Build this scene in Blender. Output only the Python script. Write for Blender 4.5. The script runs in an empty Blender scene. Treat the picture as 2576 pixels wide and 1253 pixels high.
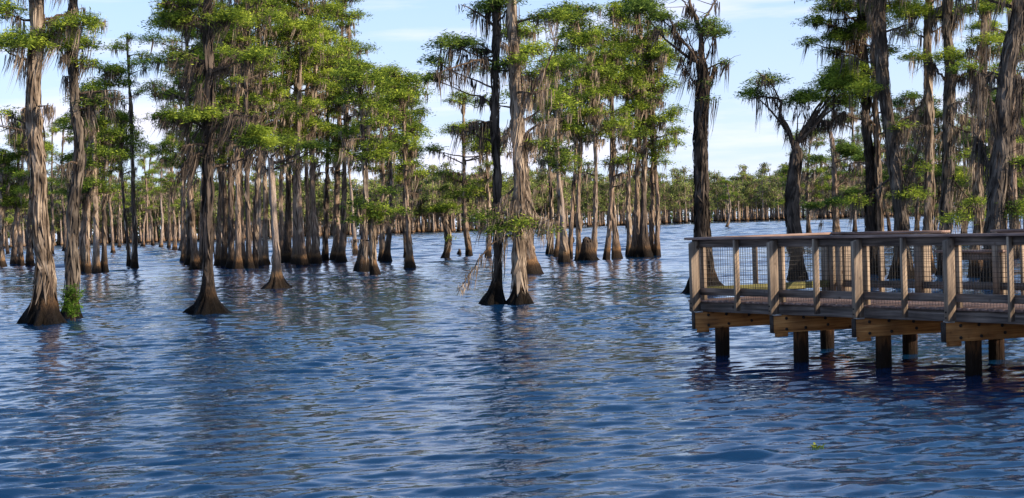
import bpy, math, random
import numpy as np
from mathutils import Matrix, Vector

# ------------------------------------------------------------------ camera, sky, sun, exposure
SC = bpy.context.scene
COL = SC.collection
R = math.radians
random.seed(7)
EYE = 2.5
FPX = 3719.0            # focal length in photograph pixels at 2576 px width
cam_d = bpy.data.cameras.new('camera'); cam = bpy.data.objects.new('camera', cam_d); COL.objects.link(cam)
cam_d.sensor_width = 36; cam_d.lens = 36 * FPX / 2576; cam_d.clip_end = 20000
CM = Matrix.Rotation(R(90 - 1.08), 4, 'X') @ Matrix.Rotation(R(-1.78), 4, 'Z')
cam.matrix_world = Matrix.Translation((0, 0, EYE)) @ CM
SC.camera = cam
SUN_EL, SUN_AZ = 21.0, 114.0         # azimuth clockwise from +Y (the view direction)
sd = Vector((math.sin(R(SUN_AZ)) * math.cos(R(SUN_EL)), math.cos(R(SUN_AZ)) * math.cos(R(SUN_EL)), math.sin(R(SUN_EL))))
sl = bpy.data.lights.new('sun', 'SUN'); sl.energy = 5.0; sl.angle = R(0.5); sl.color = (1, 0.83, 0.62)
so = bpy.data.objects.new('sun', sl); COL.objects.link(so); so.rotation_euler = sd.to_track_quat('Z', 'Y').to_euler()
so.location = (30, -20, 40)
W = bpy.data.worlds.new('World'); SC.world = W; W.use_nodes = True
nt = W.node_tree; nt.nodes.clear(); N = nt.nodes.new; L = nt.links.new
sky = N('ShaderNodeTexSky'); sky.sky_type = 'NISHITA'; sky.sun_disc = False
sky.sun_elevation = R(SUN_EL); sky.sun_rotation = R(SUN_AZ); sky.air_density = 1.0; sky.dust_density = 0.3; sky.ozone_density = 3.0
tc = N('ShaderNodeTexCoord'); mp = N('ShaderNodeMapping'); mp.inputs['Scale'].default_value = (2.2, 2.2, 19)
L(tc.outputs['Generated'], mp.inputs['Vector'])
cn = N('ShaderNodeTexNoise'); cn.inputs['Scale'].default_value = 1.6; cn.inputs['Detail'].default_value = 7; cn.inputs['Roughness'].default_value = 0.55
L(mp.outputs[0], cn.inputs['Vector'])
cr = N('ShaderNodeValToRGB'); cr.color_ramp.elements[0].position = 0.47; cr.color_ramp.elements[1].position = 0.64
cr.color_ramp.elements[0].color = (0.0, 0.0, 0.0, 1); cr.color_ramp.elements[1].color = (0.80, 0.80, 0.80, 1)
L(cn.outputs['Fac'], cr.inputs['Fac'])
sx = N('ShaderNodeSeparateXYZ'); L(tc.outputs['Generated'], sx.inputs[0])
fade = N('ShaderNodeMapRange'); fade.inputs['From Min'].default_value = 0.08; fade.inputs['From Max'].default_value = 0.75
fade.inputs['To Min'].default_value = 1.0; fade.inputs['To Max'].default_value = 0.05; L(sx.outputs['Z'], fade.inputs['Value'])
mm = N('ShaderNodeMath'); mm.operation = 'MULTIPLY'; L(cr.outputs[0], mm.inputs[0]); L(fade.outputs[0], mm.inputs[1])
f2 = N('ShaderNodeMath'); f2.operation = 'MULTIPLY'; L(fade.outputs[0], f2.inputs[0]); f2.inputs[1].default_value = .72
hz = N('ShaderNodeMapRange'); hz.inputs['From Min'].default_value = .06; hz.inputs['From Max'].default_value = .5; L(sx.outputs['Z'], hz.inputs['Value'])
hc = N('ShaderNodeMixRGB'); hc.inputs['Color1'].default_value = (5.2, 6.3, 8.7, 1); hc.inputs['Color2'].default_value = (1.6, 4.9, 11.0, 1); L(hz.outputs[0], hc.inputs['Fac'])
lift = N('ShaderNodeMixRGB'); L(hc.outputs[0], lift.inputs['Color2']); L(sky.outputs[0], lift.inputs['Color1']); L(f2.outputs[0], lift.inputs['Fac'])
mix = N('ShaderNodeMixRGB'); mix.inputs['Color2'].default_value = (7.6, 7.3, 8.5, 1)
L(lift.outputs[0], mix.inputs['Color1']); L(mm.outputs[0], mix.inputs['Fac'])
bg = N('ShaderNodeBackground'); bg.inputs['Strength'].default_value = 0.10; L(mix.outputs[0], bg.inputs[0])
wo = N('ShaderNodeOutputWorld'); L(bg.outputs[0], wo.inputs[0])
SC.view_settings.view_transform = 'Standard'; SC.view_settings.look = 'None'; SC.view_settings.exposure = 0.65
SC.cycles.max_bounces = 6; SC.cycles.transparent_max_bounces = 8

def ray(px, py):
    return (CM.to_3x3() @ Vector(((px - 1288) / FPX, (626.5 - py) / FPX, -1)))
def on_level(px, py, z=0.0):
    d = ray(px, py); t = (z - EYE) / d.z
    return Vector((d.x * t, d.y * t, z))
def at(px, py, Y):
    d = ray(px, py); t = Y / d.y
    return Vector((d.x * t, Y, EYE + d.z * t))

# ------------------------------------------------------------------ materials
def new_mat(name):
    m = bpy.data.materials.new(name); m.use_nodes = True
    n = m.node_tree; n.nodes.clear()
    return m, n, n.nodes.new, n.links.new
def ramp(N, stops):
    r = N('ShaderNodeValToRGB'); e = r.color_ramp.elements
    e[0].position, e[0].color = stops[0][0], (*stops[0][1], 1)
    e[1].position, e[1].color = stops[-1][0], (*stops[-1][1], 1)
    for p, c in stops[1:-1]:
        x = e.new(p); x.color = (*c, 1)
    return r
def bark(name, dark, mid, light, stain=True):
    m, n, N, L = new_mat(name)
    t = N('ShaderNodeTexCoord'); mp = N('ShaderNodeMapping'); mp.inputs['Scale'].default_value = (9, 9, 0.75)
    L(t.outputs['Object'], mp.inputs[0])
    a = N('ShaderNodeTexNoise'); a.inputs['Scale'].default_value = 1.9; a.inputs['Detail'].default_value = 5; a.inputs['Roughness'].default_value = .65
    L(mp.outputs[0], a.inputs['Vector'])
    r = ramp(N, [(.32, dark), (.5, mid), (.68, light)]); L(a.outputs['Fac'], r.inputs['Fac'])
    b = N('ShaderNodeTexNoise'); b.inputs['Scale'].default_value = .8; b.inputs['Detail'].default_value = 3; L(t.outputs['Object'], b.inputs['Vector'])
    mx = N('ShaderNodeMixRGB'); mx.blend_type = 'MULTIPLY'; mx.inputs['Fac'].default_value = 1
    r2 = ramp(N, [(.35, (.62, .62, .66)), (.65, (1.1, 1.05, 1.0))]); L(b.outputs['Fac'], r2.inputs['Fac'])
    L(r.outputs[0], mx.inputs[1]); L(r2.outputs[0], mx.inputs[2])
    out = mx.outputs[0]
    if stain:
        s = N('ShaderNodeSeparateXYZ'); L(t.outputs['Object'], s.inputs[0])
        ad = N('ShaderNodeMath'); ad.operation = 'MULTIPLY_ADD'; L(a.outputs['Fac'], ad.inputs[0]); ad.inputs[1].default_value = -.9; L(s.outputs['Z'], ad.inputs[2])
        rr = ramp(N, [(0, (.05, .045, .04)), (.20, (.13, .11, .09)), (.30, (.78, .60, .38)), (.44, (.62, .57, .51)), (1, (1, 1, 1))])
        mr = N('ShaderNodeMapRange'); mr.inputs['From Min'].default_value = -.38; mr.inputs['From Max'].default_value = 1.3; L(ad.outputs[0], mr.inputs[0]); L(mr.outputs[0], rr.inputs['Fac'])
        m2 = N('ShaderNodeMixRGB'); m2.blend_type = 'MULTIPLY'; m2.inputs['Fac'].default_value = 1
        L(out, m2.inputs[1]); L(rr.outputs[0], m2.inputs[2]); out = m2.outputs[0]
    p = N('ShaderNodeBsdfPrincipled'); p.inputs['Roughness'].default_value = .9; p.inputs['Specular IOR Level'].default_value = .2
    L(out, p.inputs['Base Color'])
    bu = N('ShaderNodeBump'); bu.inputs['Strength'].default_value = 1.0; bu.inputs['Distance'].default_value = .14
    L(a.outputs['Fac'], bu.inputs['Height']); L(bu.outputs[0], p.inputs['Normal'])
    o = N('ShaderNodeOutputMaterial'); L(p.outputs[0], o.inputs[0])
    return m
def leafy(name, c0, c1, c2, trans=.4, scale=1.3):
    m, n, N, L = new_mat(name)
    g = N('ShaderNodeNewGeometry'); a = N('ShaderNodeTexNoise'); a.inputs['Scale'].default_value = scale; a.inputs['Detail'].default_value = 3
    L(g.outputs['Position'], a.inputs['Vector'])
    at_ = N('ShaderNodeObjectInfo')
    md = N('ShaderNodeMath'); md.operation = 'MULTIPLY_ADD'; L(g.outputs['Random Per Island'], md.inputs[0]); md.inputs[1].default_value = .32
    ad = N('ShaderNodeMath'); ad.operation = 'ADD'; L(a.outputs['Fac'], ad.inputs[0]); ad.inputs[1].default_value = -.16
    L(ad.outputs[0], md.inputs[2])
    m3 = N('ShaderNodeMath'); m3.operation = 'MULTIPLY_ADD'; L(at_.outputs['Random'], m3.inputs[0]); m3.inputs[1].default_value = .16; 
    m4 = N('ShaderNodeMath'); m4.operation = 'ADD'; L(md.outputs[0], m4.inputs[0]); m4.inputs[1].default_value = -.08; L(m4.outputs[0], m3.inputs[2])
    r = ramp(N, [(.3, c0), (.5, c1), (.72, c2)]); L(m3.outputs[0], r.inputs['Fac'])
    d = N('ShaderNodeBsdfDiffuse'); tr = N('ShaderNodeBsdfTranslucent'); mx = N('ShaderNodeMixShader'); mx.inputs[0].default_value = trans
    L(r.outputs[0], d.inputs[0]); L(r.outputs[0], tr.inputs[0]); L(d.outputs[0], mx.inputs[1]); L(tr.outputs[0], mx.inputs[2])
    o = N('ShaderNodeOutputMaterial'); L(mx.outputs[0], o.inputs[0])
    return m
def wood(name, dark, mid, light, rough=.8, gscale=(1.2, 22, 22), knots=True):
    m, n, N, L = new_mat(name)
    t = N('ShaderNodeTexCoord'); oi = N('ShaderNodeObjectInfo'); va = N('ShaderNodeVectorMath'); va.operation = 'ADD'
    ms = N('ShaderNodeVectorMath'); ms.operation = 'SCALE'; ms.inputs['Scale'].default_value = 1
    L(oi.outputs['Location'], va.inputs[1]); L(t.outputs['Object'], va.inputs[0])
    mp = N('ShaderNodeMapping'); mp.inputs['Scale'].default_value = gscale; L(va.outputs[0], mp.inputs[0])
    a = N('ShaderNodeTexNoise'); a.inputs['Scale'].default_value = 1; a.inputs['Detail'].default_value = 6; a.inputs['Distortion'].default_value = .6; L(mp.outputs[0], a.inputs['Vector'])
    r = ramp(N, [(.3, dark), (.5, mid), (.7, light)]); L(a.outputs['Fac'], r.inputs['Fac'])
    b = N('ShaderNodeTexNoise'); b.inputs['Scale'].default_value = 2.3; b.inputs['Detail'].default_value = 4; L(va.outputs[0], b.inputs['Vector'])
    r2 = ramp(N, [(.3, (.55, .55, .58)), (.6, (1.05, 1.03, 1.0))]); L(b.outputs['Fac'], r2.inputs['Fac'])
    mx = N('ShaderNodeMixRGB'); mx.blend_type = 'MULTIPLY'; mx.inputs['Fac'].default_value = 1; L(r.outputs[0], mx.inputs[1]); L(r2.outputs[0], mx.inputs[2])
    out = mx.outputs[0]
    if knots:
        v = N('ShaderNodeTexVoronoi'); v.inputs['Scale'].default_value = 3.2; L(va.outputs[0], v.inputs['Vector'])
        rk = ramp(N, [(.05, (.25, .2, .17)), (.13, (1, 1, 1))]); L(v.outputs['Distance'], rk.inputs['Fac'])
        m2 = N('ShaderNodeMixRGB'); m2.blend_type = 'MULTIPLY'; m2.inputs['Fac'].default_value = 1; L(out, m2.inputs[1]); L(rk.outputs[0], m2.inputs[2]); out = m2.outputs[0]
    p = N('ShaderNodeBsdfPrincipled'); p.inputs['Roughness'].default_value = rough; p.inputs['Specular IOR Level'].default_value = .3; L(out, p.inputs['Base Color'])
    bu = N('ShaderNodeBump'); bu.inputs['Strength'].default_value = .5; bu.inputs['Distance'].default_value = .01; L(a.outputs['Fac'], bu.inputs['Height']); L(bu.outputs[0], p.inputs['Normal'])
    o = N('ShaderNodeOutputMaterial'); L(p.outputs[0], o.inputs[0])
    return m
def plain(name, col, rough=.6, metal=0):
    m, n, N, L = new_mat(name)
    t = N('ShaderNodeTexCoord'); a = N('ShaderNodeTexNoise'); a.inputs['Scale'].default_value = 30; L(t.outputs['Object'], a.inputs['Vector'])
    r = ramp(N, [(.35, tuple(c * .7 for c in col)), (.65, col)]); L(a.outputs['Fac'], r.inputs['Fac'])
    p = N('ShaderNodeBsdfPrincipled'); p.inputs['Roughness'].default_value = rough; p.inputs['Metallic'].default_value = metal; L(r.outputs[0], p.inputs['Base Color'])
    o = N('ShaderNodeOutputMaterial'); L(p.outputs[0], o.inputs[0])
    return m
def water_mat():
    m, n, N, L = new_mat('lake_water')
    g = N('ShaderNodeNewGeometry')
    p = N('ShaderNodeBsdfPrincipled'); p.inputs['Base Color'].default_value = (.003, .029, .085, 1); p.inputs['Roughness'].default_value = .02
    p.inputs['IOR'].default_value = 1.7; p.inputs['Specular IOR Level'].default_value = .5
    def layer(scale, sc, det):
        mp = N('ShaderNodeMapping'); mp.inputs['Scale'].default_value = sc; mp.inputs['Rotation'].default_value = (0, 0, .12); L(g.outputs['Position'], mp.inputs[0])
        a = N('ShaderNodeTexNoise'); a.inputs['Scale'].default_value = scale; a.inputs['Detail'].default_value = det; a.inputs['Roughness'].default_value = .55
        L(mp.outputs[0], a.inputs['Vector']); return a
    a1 = layer(6.5, (.6, 1, 1), 4); a2 = layer(.75, (.4, 1, 1), 4)
    # long waves are real geometry near by; the broad bump only takes over where the mesh thins out
    s = N('ShaderNodeSeparateXYZ'); L(g.outputs['Position'], s.inputs[0])
    mr = N('ShaderNodeMapRange'); mr.inputs['From Min'].default_value = 45; mr.inputs['From Max'].default_value = 160; L(s.outputs['Y'], mr.inputs[0])
    b1 = N('ShaderNodeBump'); b1.inputs['Strength'].default_value = 1; b1.inputs['Distance'].default_value = .006; L(a1.outputs['Fac'], b1.inputs['Height'])
    b2 = N('ShaderNodeBump'); b2.inputs['Distance'].default_value = .22; L(a2.outputs['Fac'], b2.inputs['Height']); L(mr.outputs[0], b2.inputs['Strength']); L(b1.outputs[0], b2.inputs['Normal'])
    L(b2.outputs[0], p.inputs['Normal'])
    o = N('ShaderNodeOutputMaterial'); L(p.outputs[0], o.inputs[0])
    return m

M = dict(
    bark_tan=bark('bark_tan', (.06, .042, .032), (.29, .215, .165), (.58, .46, .37)),
    bark_grey=bark('bark_grey', (.022, .018, .016), (.10, .078, .066), (.27, .215, .175)),
    bark_dark_shaded=bark('bark_dark_shaded', (.014, .012, .011), (.055, .044, .038), (.16, .125, .10)),  # darker bark, with part of the trunks' shade put into the colour
    bark_pale=bark('bark_pale', (.20, .155, .125), (.38, .31, .26), (.55, .47, .41)),
    limb=bark('limb_bark', (.05, .037, .028), (.14, .105, .08), (.26, .2, .15), False),
    moss=leafy('spanish_moss', (.085, .063, .047), (.24, .185, .14), (.47, .38, .295), .25, 2.0),
    moss_grey=leafy('spanish_moss_grey', (.07, .058, .05), (.15, .125, .105), (.27, .225, .185), .25, 2.0),
    moss_shaded=leafy('spanish_moss_shaded', (.028, .023, .02), (.07, .057, .048), (.15, .12, .10), .2, 2.0),  # shade put into the moss colour so these trunks read as dark silhouettes
    leaf=leafy('cypress_needles', (.035, .07, .022), (.20, .29, .045), (.52, .61, .085)),
    leaf_dark=leafy('cypress_needles_dark', (.035, .07, .022), (.12, .20, .045), (.28, .38, .075)),
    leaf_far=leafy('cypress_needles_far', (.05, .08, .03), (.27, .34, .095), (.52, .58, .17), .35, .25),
    wood=wood('weathered_wood', (.06, .048, .042), (.15, .12, .104), (.27, .22, .19)),
    wood_post=wood('post_wood', (.085, .065, .052), (.24, .185, .14), (.43, .335, .25)),
    wood_cap=wood('cap_wood', (.15, .095, .08), (.27, .18, .15), (.38, .27, .23)),
    wood_beam=wood('beam_wood', (.19, .072, .02), (.42, .175, .05), (.58, .29, .10)),
    wood_green=wood('algae_wood', (.10, .10, .03), (.22, .21, .07), (.33, .30, .12)),
    pile=bark('pile_wood', (.07, .044, .03), (.19, .115, .07), (.34, .20, .12)),
    tar=wood('end_grain', (.018, .014, .012), (.04, .03, .025), (.07, .05, .04)),
    steel=plain('galvanised_steel', (.62, .62, .62), .45, .6),
    bolt=plain('rusty_bolt', (.035, .025, .02), .7, .3),
    wire=plain('wire', (.045, .042, .04), .55, .6),
    grass=leafy('fern_green', (.06, .13, .02), (.12, .25, .03), (.25, .38, .05)),
    hyacinth=leafy('hyacinth_leaf', (.10, .15, .02), (.25, .30, .04), (.42, .40, .06), .3, 20),
    water=water_mat(),
)

# ------------------------------------------------------------------ mesh helpers
class MB:
    def __init__(s): s.v = []; s.q = []; s.t = []; s.n = 0
    def add(s, v, q=None, t=None):
        v = np.asarray(v, float).reshape(-1, 3)
        if q is not None and len(q): s.q.append(np.asarray(q, np.int64).reshape(-1, 4) + s.n)
        if t is not None and len(t): s.t.append(np.asarray(t, np.int64).reshape(-1, 3) + s.n)
        s.v.append(v); s.n += len(v)
    def mesh(s, name, mat, smooth=False):
        me = bpy.data.meshes.new(name)
        v = np.concatenate(s.v) if s.v else np.zeros((0, 3))
        q = np.concatenate(s.q) if s.q else np.zeros((0, 4), np.int64)
        t = np.concatenate(s.t) if s.t else np.zeros((0, 3), np.int64)
        me.vertices.add(len(v)); me.vertices.foreach_set('co', v.astype(np.float32).ravel())
        me.loops.add(q.size + t.size); me.loops.foreach_set('vertex_index', np.concatenate([q.ravel(), t.ravel()]).astype(np.int32))
        me.polygons.add(len(q) + len(t))
        st = np.concatenate([np.arange(len(q)) * 4, q.size + np.arange(len(t)) * 3]).astype(np.int32)
        me.polygons.foreach_set('loop_start', st)
        me.polygons.foreach_set('loop_total', np.concatenate([np.full(len(q), 4), np.full(len(t), 3)]).astype(np.int32))
        if smooth: me.polygons.foreach_set('use_smooth', np.ones(len(q) + len(t), bool))
        me.update(calc_edges=True); me.materials.append(mat)
        return me
    def build(s, name, mat, parent=None, smooth=False, loc=None):
        if s.n == 0: return None
        o = bpy.data.objects.new(name, s.mesh(name, mat, smooth)); COL.objects.link(o)
        if parent: o.parent = parent
        if loc is not None: o.location = loc
        return o
def tag(o, label=None, cat=None, group=None, kind=None):
    for k, v in (('label', label), ('category', cat), ('group', group), ('kind', kind)):
        if v: o[k] = v
    return o
def empty(name, loc):
    o = bpy.data.objects.new(name, None); COL.objects.link(o); o.location = loc; o.empty_display_size = .3
    return o
def strip_quads(n, k):
    b = (np.arange(n) * 2 * k)[:, None]; i = np.arange(k - 1)[None, :]
    a = b + 2 * i
    return np.stack([a, a + 1, a + 3, a + 2], -1).reshape(-1, 4)
def ribbons(mb, pts, side, w):
    """pts (n,k,3), side (n,k,3) or (n,1,3), w (n,k)"""
    n, k, _ = pts.shape
    o = side * w[..., None] * .5
    mb.add(np.stack([pts - o, pts + o], 2).reshape(-1, 3), strip_quads(n, k))
def tube(mb, path, rad, seg=6, rib=None):
    path = np.asarray(path, float); n = len(path)
    tan = np.gradient(path, axis=0); tan /= np.linalg.norm(tan, axis=1)[:, None] + 1e-9
    ref = np.array([0, 1, 0.]) if abs(tan[:, 1]).mean() < .8 else np.array([1, 0, 0.])
    u = np.cross(tan, ref); u /= np.linalg.norm(u, axis=1)[:, None] + 1e-9
    w = np.cross(u, tan)
    th = np.linspace(0, 2 * np.pi, seg, endpoint=False)
    r = np.asarray(rad)[:, None] * np.ones(seg)
    if rib is not None: r = r * rib(th)
    v = path[:, None] + r[..., None] * (np.cos(th)[None, :, None] * u[:, None] + np.sin(th)[None, :, None] * w[:, None])
    i = np.arange(n - 1)[:, None] * seg; j = np.arange(seg)[None]; j2 = (j + 1) % seg
    q = np.stack([i + j, i + j2, i + seg + j2, i + seg + j], -1).reshape(-1, 4)
    V = v.reshape(-1, 3); m = len(V)
    V = np.concatenate([V, path[:1], path[-1:]])
    jj = np.arange(seg); t = np.concatenate([np.stack([np.full(seg, m), (jj + 1) % seg, jj], -1),
                                             np.stack([np.full(seg, m + 1), (n - 1) * seg + jj, (n - 1) * seg + (jj + 1) % seg], -1)])
    mb.add(V, q, t)
def catmull(P, n):
    P = np.asarray(P, float)
    d = np.r_[0, np.cumsum(np.linalg.norm(np.diff(P, axis=0), axis=1))]
    Q = np.vstack([2 * P[0] - P[1], P, 2 * P[-1] - P[-2]])
    t = np.linspace(0, len(P) - 1 - 1e-9, n) if np.isscalar(n) else np.interp(n, d, np.arange(len(P))).clip(0, len(P) - 1 - 1e-9)
    i = t.astype(int); f = (t - i)[:, None]
    a, b, c, e = Q[i], Q[i + 1], Q[i + 2], Q[i + 3]
    return .5 * (2 * b + (c - a) * f + (2 * a - 5 * b + 4 * c - e) * f**2 + (3 * b - a - 3 * c + e) * f**3), d[-1]
def leaves(mb, c, L0, W0, rng, droop=.0, flat=.35):
    n = len(c)
    d = rng.normal(size=(n, 3)); d[:, 2] = d[:, 2] * flat - droop; d /= np.linalg.norm(d, axis=1)[:, None]
    s = np.cross(d, rng.normal(size=(n, 3)) * [.45, .45, 1]); s /= np.linalg.norm(s, axis=1)[:, None] + 1e-9
    l = L0 * rng.uniform(.6, 1.4, (n, 1)); w = W0 * rng.uniform(.6, 1.4, (n, 1))
    v = np.stack([c - d * l * .5, c + s * w * .5, c + d * l * .5, c - s * w * .5], 1).reshape(-1, 3)
    mb.add(v, np.arange(n * 4).reshape(-1, 4))
def pad(mb, c, rx, rz, n_tuft, per, lsize, rng, ry=None):
    """one flat spray of foliage: many small tufts on a lumpy disc, thin rim, gaps between"""
    ry = ry or rx
    a = rng.uniform(0, 2 * np.pi, n_tuft); r = np.sqrt(rng.uniform(0, 1, n_tuft))
    k = rng.integers(3, 6); ph = rng.uniform(0, 6.28)
    lob = 1 + .32 * np.cos(k * a + ph) + .15 * np.cos((k + 3) * a + ph * 2)
    x = r * lob * rx * np.cos(a); y = r * lob * ry * np.sin(a)
    z = rz * ((1 - (r * lob).clip(0, 1.2)**2) * rng.uniform(-.3, 1, n_tuft) - .35 * r) + rng.normal(0, rz * .18, n_tuft)
    T = np.stack([x, y, z], -1) + c
    tr = lsize[0] * .95
    o = rng.normal(size=(n_tuft, per, 3)) * [tr, tr, tr * .45]
    leaves(mb, (T[:, None] + o).reshape(-1, 3), lsize[0], lsize[1], rng, .12)
def hang_moss(mb, anchors, lmin, lmax, w, rng, bunch=9, sway=(-.10, 0), spread=.07, k=5):
    n = len(anchors)
    if not n: return
    A = np.repeat(anchors, bunch, 0) + rng.normal(0, spread, (n * bunch, 3)) * [1, 1, .5]
    Lb = np.repeat(rng.uniform(lmin, lmax, n) * rng.choice([.6, 1, 1.5], n, p=[.4, .45, .15]), bunch) * rng.uniform(.45, 1, n * bunch)
    t = np.linspace(0, 1, k)
    sw = np.repeat(rng.normal(0, .13, (n, 2)), bunch, 0) + np.array(sway)
    p = A[:, None] + np.stack([sw[:, 0, None] * Lb[:, None] * t**1.3, sw[:, 1, None] * Lb[:, None] * t**1.3, -Lb[:, None] * t], -1)
    p += np.cumsum(rng.normal(0, .020, p.shape), 1) * t[None, :, None] * np.array([1, 1, .3])
    az = rng.uniform(0, np.pi, n * bunch); s = np.stack([np.cos(az), np.sin(az), 0 * az], -1)[:, None]
    prof = np.interp(t, [0, .25, .6, 1], [.7, 1, .7, .06])
    ribbons(mb, p, s, prof[None] * w * rng.uniform(.5, 1.5, (n * bunch, 1)))

# ------------------------------------------------------------------ cypress builder
def make_trunk(mb, P, rl, rt, rb, hb, rng, seg, moss=None, mossn=0, mossw=.045, fl=None):
    """fluted trunk along P with a swollen butt; returns the centre line and radii"""
    _, Lh = catmull(P, 4)
    s = np.r_[np.arange(0, 1.7, .1 if seg > 12 else .25), np.arange(1.7, Lh, .28 if seg > 12 else .6), Lh]
    c, _ = catmull(P, s)
    wob = np.cumsum(rng.normal(0, .012, (len(s), 2)), 0) * min(1, rl * 5)
    wob -= wob[0]; c[:, :2] += wob * .5
    f = s / Lh
    r = rl + (rt - rl) * f**1.1
    r = r * (1 + .05 * np.sin(s * 1.7 + rng.uniform(0, 6)) + .035 * np.sin(s * 4.1 + rng.uniform(0, 6)))
    r = r + (rb - rl) * np.exp(-(s / hb)**1.05)
    c = np.vstack([c[0] - [0, 0, .7], c]); r = np.r_[r[0] * 1.35, r]; s = np.r_[-.7, s]
    k = fl or rng.integers(7, 11); ph = rng.uniform(0, 6.28); tw = rng.normal(0, .12)
    A = .13 + .36 * np.exp(-(s.clip(0) / (hb * 1.6)))
    warp = .25 * rng.normal(size=4)
    def rib(th):
        T = th[None] + tw * s[:, None] * .5 + .12 * np.sin(s[:, None] * 2 + th[None])
        l = np.abs(np.cos(T * k * .5 + ph + warp[0] * np.sin(T) + warp[1] * np.cos(2 * T)))
        big = 1 + .5 * A[:, None] * np.sin(2 * T + warp[2] * 5)
        return big * (1 + A[:, None] * (l**.7 - .6) * 1.25 + .02 * np.sin(13 * T + s[:, None] * 3))
    tube(mb, c, r, seg, rib)
    if moss is not None and mossn:
        s0 = rng.uniform(1.4, Lh, mossn); kk = 6; t = np.linspace(0, 1, kk)
        ln = rng.uniform(.35, 1.3, mossn); ss = (s0[:, None] - ln[:, None] * t).clip(.25)
        th = rng.uniform(0, 6.28, mossn)[:, None] + rng.normal(0, .35, (mossn, 1)) * t * 1.5
        cx = np.stack([np.interp(ss, s, c[:, j]) for j in range(3)], -1); rr = np.interp(ss, s, r)
        rr = rr * .98 + .012 + rng.uniform(0, .085, (mossn, 1)) * np.sin(np.pi * t * rng.uniform(.4, 1, (mossn, 1)))
        p = cx + rr[..., None] * np.stack([np.cos(th), np.sin(th), 0 * th], -1)
        side = np.stack([-np.sin(th), np.cos(th), 0 * th], -1) + rng.normal(0, .3, (mossn, 1, 3))
        prof = np.interp(t, [0, .3, .7, 1], [.3, 1, .8, .05])
        ribbons(moss, p, side, prof[None] * mossw * rng.uniform(.5, 1.6, (mossn, 1)))
    return s, c, r
def limb_path(a, b, rng, n=9, rise=.15, wob=.05):
    a = np.asarray(a, float); b = np.asarray(b, float); d = np.linalg.norm(b - a)
    t = np.linspace(0, 1, n)[:, None]
    m = (a + b) / 2 + [0, 0, rise * d * rng.uniform(-.6, 1)] + rng.normal(0, .08, 3) * d
    p = (1 - t)**2 * a + 2 * t * (1 - t) * m + t**2 * b
    w = np.cumsum(rng.normal(0, wob, (n, 3)), 0) * .5 * min(1, d); w -= w[0]; w -= t * w[-1]
    return p + w

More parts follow.
